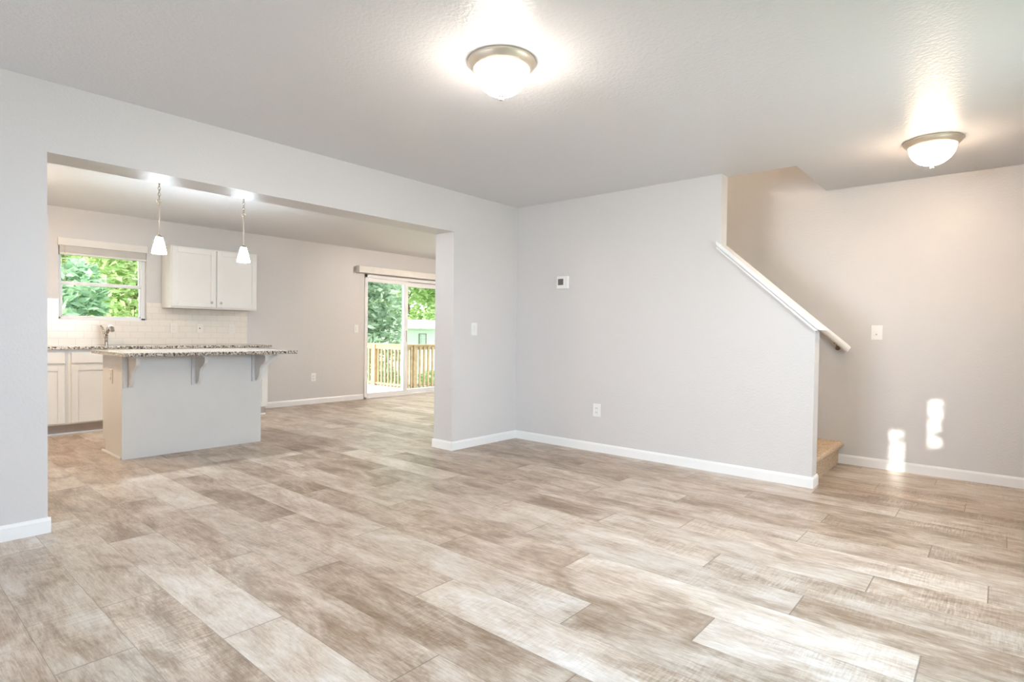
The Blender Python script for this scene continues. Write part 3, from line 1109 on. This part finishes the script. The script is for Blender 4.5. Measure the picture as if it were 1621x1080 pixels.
# ------------------------------------------------------------------ unseen windows and door, placed for the light they let in
w2 = empty('window_2', (1.45, YF - 0.07, 0.8), 'white front window behind the viewer', 'window', kind='structure')
bm = bmesh.new()
for (a, b, c, d) in ((0.55, 0.6, 0.8, 2.1), (2.30, 2.35, 0.8, 2.1), (0.6, 2.3, 0.8, 0.85), (0.6, 2.3, 2.05, 2.1), (0.6, 2.3, 1.43, 1.47), (1.43, 1.47, 0.85, 2.05)):
    add_box(bm, a, b, YF - 0.11, YF - 0.04, c, d)
link('window_frame', bm, VINYL, w2)
box('pane', GLASS, w2, 0.6, 2.3, YF - 0.08, YF - 0.075, 0.85, 2.05)
w3 = empty('added_window_3', (XR + 0.06, -3.0, 0.9), 'added white side window outside the picture, placed for its daylight', 'window', kind='structure')  # unseen window, added as a source for the foreground floor light
bm = bmesh.new()
for (a, b, c, d) in ((-3.65, -3.6, 0.9, 2.1), (-2.4, -2.35, 0.9, 2.1), (-3.6, -2.4, 0.9, 0.95), (-3.6, -2.4, 2.05, 2.1), (-3.6, -2.4, 1.48, 1.52)):
    add_box(bm, XR + 0.03, XR + 0.10, a, b, c, d)
link('window_frame', bm, VINYL, w3)
box('pane', GLASS, w3, XR + 0.06, XR + 0.065, -3.6, -2.4, 0.95, 2.05)
w4 = empty('added_window_4', (XR + 0.06, -1.3, 0.9), 'second added white side window outside the picture, placed for its daylight', 'window', kind='structure')  # unseen window, added to brighten the pier and back wall
bm = bmesh.new()
for (a, b, c, d) in ((-1.9, -1.85, 0.9, 2.1), (-0.75, -0.7, 0.9, 2.1), (-1.85, -0.75, 0.9, 0.95), (-1.85, -0.75, 2.05, 2.1), (-1.85, -0.75, 1.48, 1.52)):
    add_box(bm, XR + 0.03, XR + 0.10, a, b, c, d)
link('window_frame', bm, VINYL, w4)
box('pane', GLASS, w4, XR + 0.06, XR + 0.065, -1.85, -0.75, 0.95, 2.05)
# added front door, unseen: two narrow lites shape the sun patches by the stairs
SY = YF - 0.075
def sun_back(x, z):
    """Point on the front door that the sun passes on its way to (x, YS, z)."""
    k = (SY - YS) / SUN_DIR.y
    return x + SUN_DIR.x * k, z + SUN_DIR.z * k


lx1, lz1 = sun_back(3.275, 0.19)
lx2, lz2 = sun_back(3.530, 0.42)
lites = [(lx1 - 0.050, lx1 + 0.045, lz1 - 0.24, lz1 + 0.15), (lx2 - 0.042, lx2 + 0.042, lz2 - 0.20, lz2 + 0.20)]
d2e = empty('added_door_2', (3.0, YF - 0.075, 0), 'added white front door behind the viewer, two narrow glass lites shaping the sun patches', 'door', kind='structure')
o = wall_holes('door_leaf', 'y', YF - 0.10, YF - 0.05, 2.60, 3.40, 0.0, 2.04, lites, WHITE, d2e)
for l in lites:
    box('pane', GLASS, d2e, l[0], l[1], SY - 0.003, SY + 0.003, l[2], l[3])


# ------------------------------------------------------------------ outside
G = -1.45
structure(box('ground', grass_mat(), None, -60, 30, -30, 60, G - 0.5, G), 'sunny green lawn behind the house', 'lawn')

# deck: L-shaped, its inner corner at the railing corner
CX, CY, DZ = -5.31, 2.782, -0.05
dk = empty('deck', (-5.5, 2, DZ), 'sun-bleached wooden deck outside the sliding door', 'deck')
bm = bmesh.new()
y = -0.6
while y < CY + 0.04:
    add_box(bm, -8.6, XK - 0.155, y, y + 0.136, DZ - 0.03, DZ)
    y += 0.14
while y < 5.4:
    add_box(bm, CX - 0.05, XK - 0.155, y, y + 0.136, DZ - 0.03, DZ)
    y += 0.14
link('deck_boards', bm, DECKW, dk)
bm = bmesh.new()
add_box(bm, -8.6, CX - 0.05, CY + 0.0, CY + 0.04, DZ - 0.25, DZ - 0.031)
add_box(bm, CX - 0.05, CX - 0.01, CY, 5.4, DZ - 0.25, DZ - 0.031)
link('deck_joist', bm, CEDAR, dk)
for px, py in ((-8.5, CY - 0.1), (-6.3, CY - 0.1), (CX + 0.03, 5.3), (-8.5, -0.5), (-4.4, -0.5), (-4.4, 5.3)):
    box('deck_post', CEDAR, dk, px - 0.05, px + 0.05, py - 0.05, py + 0.05, G, DZ - 0.031)


def railing(along, a, b, c, posts, label):
    """Railing along x (at y=c) or along y (at x=c), from a to b."""
    t = empty('deck_railing', ((a + b) / 2, c, DZ) if along == 'x' else (c, (a + b) / 2, DZ), label, 'railing')

    def bx(n, m, u0, u1, w0, w1, z0, z1):
        if along == 'x':
            return box(n, m, t, u0, u1, c + w0, c + w1, z0, z1)
        return box(n, m, t, c + w0, c + w1, u0, u1, z0, z1)

    bx('cap_rail', CEDAR, a, b, -0.065, 0.065, DZ + 0.875, DZ + 0.90)
    bx('top_rail', CEDAR, a, b, -0.019, 0.019, DZ + 0.785, DZ + 0.874)
    bx('bottom_rail', CEDAR, a, b, -0.019, 0.019, DZ + 0.03, DZ + 0.07)
    for p in posts:
        bx('post', CEDAR, p - 0.045, p + 0.045, -0.045, 0.045, DZ, DZ + 0.875)
    u = a + 0.06
    while u < b:
        if all(abs(u - p) > 0.07 for p in posts):
            bx('baluster', CEDAR, u - 0.018, u + 0.018, 0.0195, 0.050, DZ + 0.0, DZ + 0.84)
        u += 0.115


railing('x', -8.5, CX + 0.065, CY, [-8.45, -6.33, CX + 0.02], 'cedar deck railing running away from the house, seen through the left door pane')
railing('y', CY + 0.066, 5.4, CX, [3.02, 5.35], 'cedar deck railing parallel to the house, seen through the right door pane')

# neighbour's shed
sh = empty('neighbor_house', (-18.4, 14.8, G), 'small white neighbouring house with one grid window beyond the deck', 'house')


def away(px_dir, dist):
    return CAM_POS.x + px_dir[0] * dist, CAM_POS.y + px_dir[1] * dist


hx, hy = -16.4, 11.3          # near corner of the house
bm = bmesh.new()
add_box(bm, hx - 4.0, hx, hy, hy + 7.0, G, 1.20)
link('wall', bm, SIDING, sh)
bm = bmesh.new()
add_prism(bm, [(hx + 0.25, 1.20), (hx + 0.25, 1.25), (hx - 4.3, 1.75), (hx - 4.3, 1.20)], 'y', hy - 0.25, hy + 7.25)
link('roof', bm, ROOF, sh)
wf = box('window_frame', mat('brown_window_frame', (0.20, 0.15, 0.12), 0.5, noise=(8, 0.1)), sh, hx, hx + 0.03, 12.47, 12.91, 0.40, 1.01)
box('pane', mat('grey_window_pane', (0.55, 0.60, 0.58), 0.15, noise=(5, 0.2)), wf, hx + 0.03, hx + 0.035, 12.50, 12.85, 0.43, 0.98)
bm = bmesh.new()
for k in range(3):
    add_box(bm, hx + 0.035, hx + 0.045, 12.575 + 0.09 * k, 12.587 + 0.09 * k, 0.43, 0.98)
    add_box(bm, hx + 0.035, hx + 0.045, 12.50, 12.85, 0.56 + 0.13 * k, 0.575 + 0.13 * k)
link('grid', bm, mat('white_grid', (0.75, 0.75, 0.73), 0.5), wf)


# trees: every tree its own trunk and crown
def foliage_mesh(blobs, n, size, seed):
    rng = np.random.default_rng(seed)
    vols = np.array([b[3] * b[4] * b[5] for b in blobs]) ** 0.75
    pick = rng.choice(len(blobs), n, p=vols / vols.sum())
    B = np.array(blobs)[pick]
    d = rng.normal(size=(n, 3))
    d /= np.linalg.norm(d, axis=1)[:, None]
    rad = rng.uniform(0.45, 1.0, n) ** 0.5
    c = B[:, :3] + d * B[:, 3:6] * rad[:, None]
    s = size * rng.uniform(0.55, 1.25, n)[:, None]
    a = rng.normal(size=(n, 3)); a[:, 2] *= 0.5
    a /= np.linalg.norm(a, axis=1)[:, None]
    nrm = rng.normal(size=(n, 3)); nrm[:, 2] += 1.2
    b = np.cross(nrm, a)
    b /= np.linalg.norm(b, axis=1)[:, None]
    drop = np.zeros((n, 3)); drop[:, 2] = -0.18
    v = np.stack([c - a * s, c + b * s * 0.45 - a * s * 0.05, c + a * s + drop * s, c - b * s * 0.45 - a * s * 0.05], 1).reshape(-1, 3)
    return v, np.arange(4 * n).reshape(-1, 4)


def tree(x, y, h, crown, m, n, size, seed, label, trunk=0.12):
    t = empty('tree', (x, y, G), label, 'tree', 'trees behind the house')
    rr = random.Random(seed)
    bm = bmesh.new()
    pts = [(x + rr.uniform(-0.1, 0.1) * k, y + rr.uniform(-0.1, 0.1) * k, G - 0.05 + (h * 0.8) * k / 5) for k in range(6)]
    add_tube(bm, pts, [trunk * (1.25 - 0.2 * k) for k in range(6)], 10)
    for k in range(6):
        p = Vector(pts[2 + k % 4])
        a = rr.uniform(0, 6.28)
        q = p + Vector((math.cos(a) * h * 0.11, math.sin(a) * h * 0.11, h * 0.12))
        add_tube(bm, [p, (p + q) / 2 + Vector((0, 0, 0.1)), q], [trunk * 0.4, trunk * 0.28, trunk * 0.12], 6)
    link('trunk', bm, BARK, t, smooth=True)
    v, f = foliage_mesh(crown, n, size, seed)
    v = v - np.array([x, y, G])
    me = bpy.data.meshes.new('foliage')
    me.from_pydata(v.tolist(), [], f.tolist())
    me.materials.append(m)
    o = bpy.data.objects.new('foliage', me)
    COL.objects.link(o)
    o.parent = t
    return t


def crown(x, y, z0, z1, r, seed, k=9):
    rr = random.Random(seed)
    zc, hz = (z0 + z1) / 2, (z1 - z0) / 2
    out = [(x, y, zc, r * 0.75, r * 0.75, hz * 0.8)]
    for i in range(k):
        a = rr.uniform(0, 6.28)
        zz = rr.uniform(-0.75, 0.75)
        q = r * 0.7 * math.sqrt(1 - zz * zz)
        out.append((x + q * math.cos(a), y + q * math.sin(a), zc + hz * zz, r * 0.42, r * 0.42, hz * 0.36))
    return out


# seen through the kitchen window
tree(-8.6, -2.55, 4.2, crown(-8.6, -2.55, -1.0, 2.3, 1.1, 1), LEAF_BROAD, 5200, 0.12, 1, 'broad-leaved green tree filling the lower left of the kitchen window')
tree(-11.4, -0.25, 6.0, crown(-11.4, -0.25, -0.9, 4.3, 1.3, 2), LEAF_BRIGHT, 6500, 0.11, 2, 'bright yellow-green tree at the right of the kitchen window')
tree(-15.3, -0.9, 7.5, crown(-15.3, -0.9, -0.4, 5.4, 1.9, 3), LEAF_BRIGHT, 8000, 0.14, 3, 'tall sunlit tree behind the broad-leaved one in the kitchen window')
tree(-20.8, 0.9, 8.0, crown(-20.8, 0.9, -1.0, 6.5, 2.7, 4), LEAF_BRIGHT, 8000, 0.17, 4, 'farthest sunlit tree at the back of the kitchen window view')
# seen through the sliding door
tree(-12.3, 6.0, 7.0, crown(-12.3, 6.0, -0.9, 5.2, 2.1, 5, 14), LEAF_BLUE, 14000, 0.14, 5, 'dense blue-green tree filling the left pane of the sliding door', 0.16)
tree(-13.4, 12.4, 6.5, crown(-13.4, 12.4, 1.5, 5.8, 2.8, 6, 16), LEAF_BRIGHT, 10000, 0.15, 6, 'bright green tree overhanging the white house in the right pane', 0.16)
tree(-25.0, 9.5, 9.0, crown(-25.0, 9.5, -0.8, 8.0, 4.5, 7), LEAF_BRIGHT, 8000, 0.20, 7, 'tall pale tree behind the blue-green tree past the deck')
tree(-9.0, 4.6, 1.6, crown(-9.0, 4.6, -1.4, 0.2, 0.8, 8), LEAF_BROAD, 2200, 0.09, 8, 'low green bush just outside the deck railing', 0.05)
tree(-10.6, 9.0, 1.8, crown(-10.6, 9.0, -1.4, 0.1, 1.1, 9), LEAF_BRIGHT, 2600, 0.10, 9, 'low bright bush between the railing and the white house', 0.05)
tree(-27.0, 20.5, 10.0, crown(-27, 20.5, 0, 8.5, 4.5, 10), LEAF_BRIGHT, 7000, 0.24, 10, 'distant tree rising behind the white house')
# unseen hedge added to keep the low sun off the front window
hg = empty('hedge', (1.4, -10.0, G), 'added green hedge behind the viewer, keeping low sun off the front window', 'hedge')
box('sun_block_core', BARK, hg, -1.2, 2.42, -10.25, -9.75, G, 2.75)
v, f = foliage_mesh([(-0.9 + 0.5 * i, -10.0, zz, 0.42, 0.42, 0.5) for i in range(7) for zz in (-1.0, -0.2, 0.6, 1.4, 2.2)], 5000, 0.09, 31)
v = v - np.array([1.4, -10.0, G])
me = bpy.data.meshes.new('foliage')
me.from_pydata(v.tolist(), [], f.tolist())
me.materials.append(LEAF_BROAD)
o = bpy.data.objects.new('foliage', me)
COL.objects.link(o)
o.parent = hg
# young tree in front of the house: its twigs break up the sun at the front door
tree(3.02, -8.75, 4.0, crown(2.97, -8.75, 1.15, 2.5, 0.38, 12, 6), LEAF_BROAD, 430, 0.045, 12, 'young leafy tree by the front door behind the viewer', 0.02)
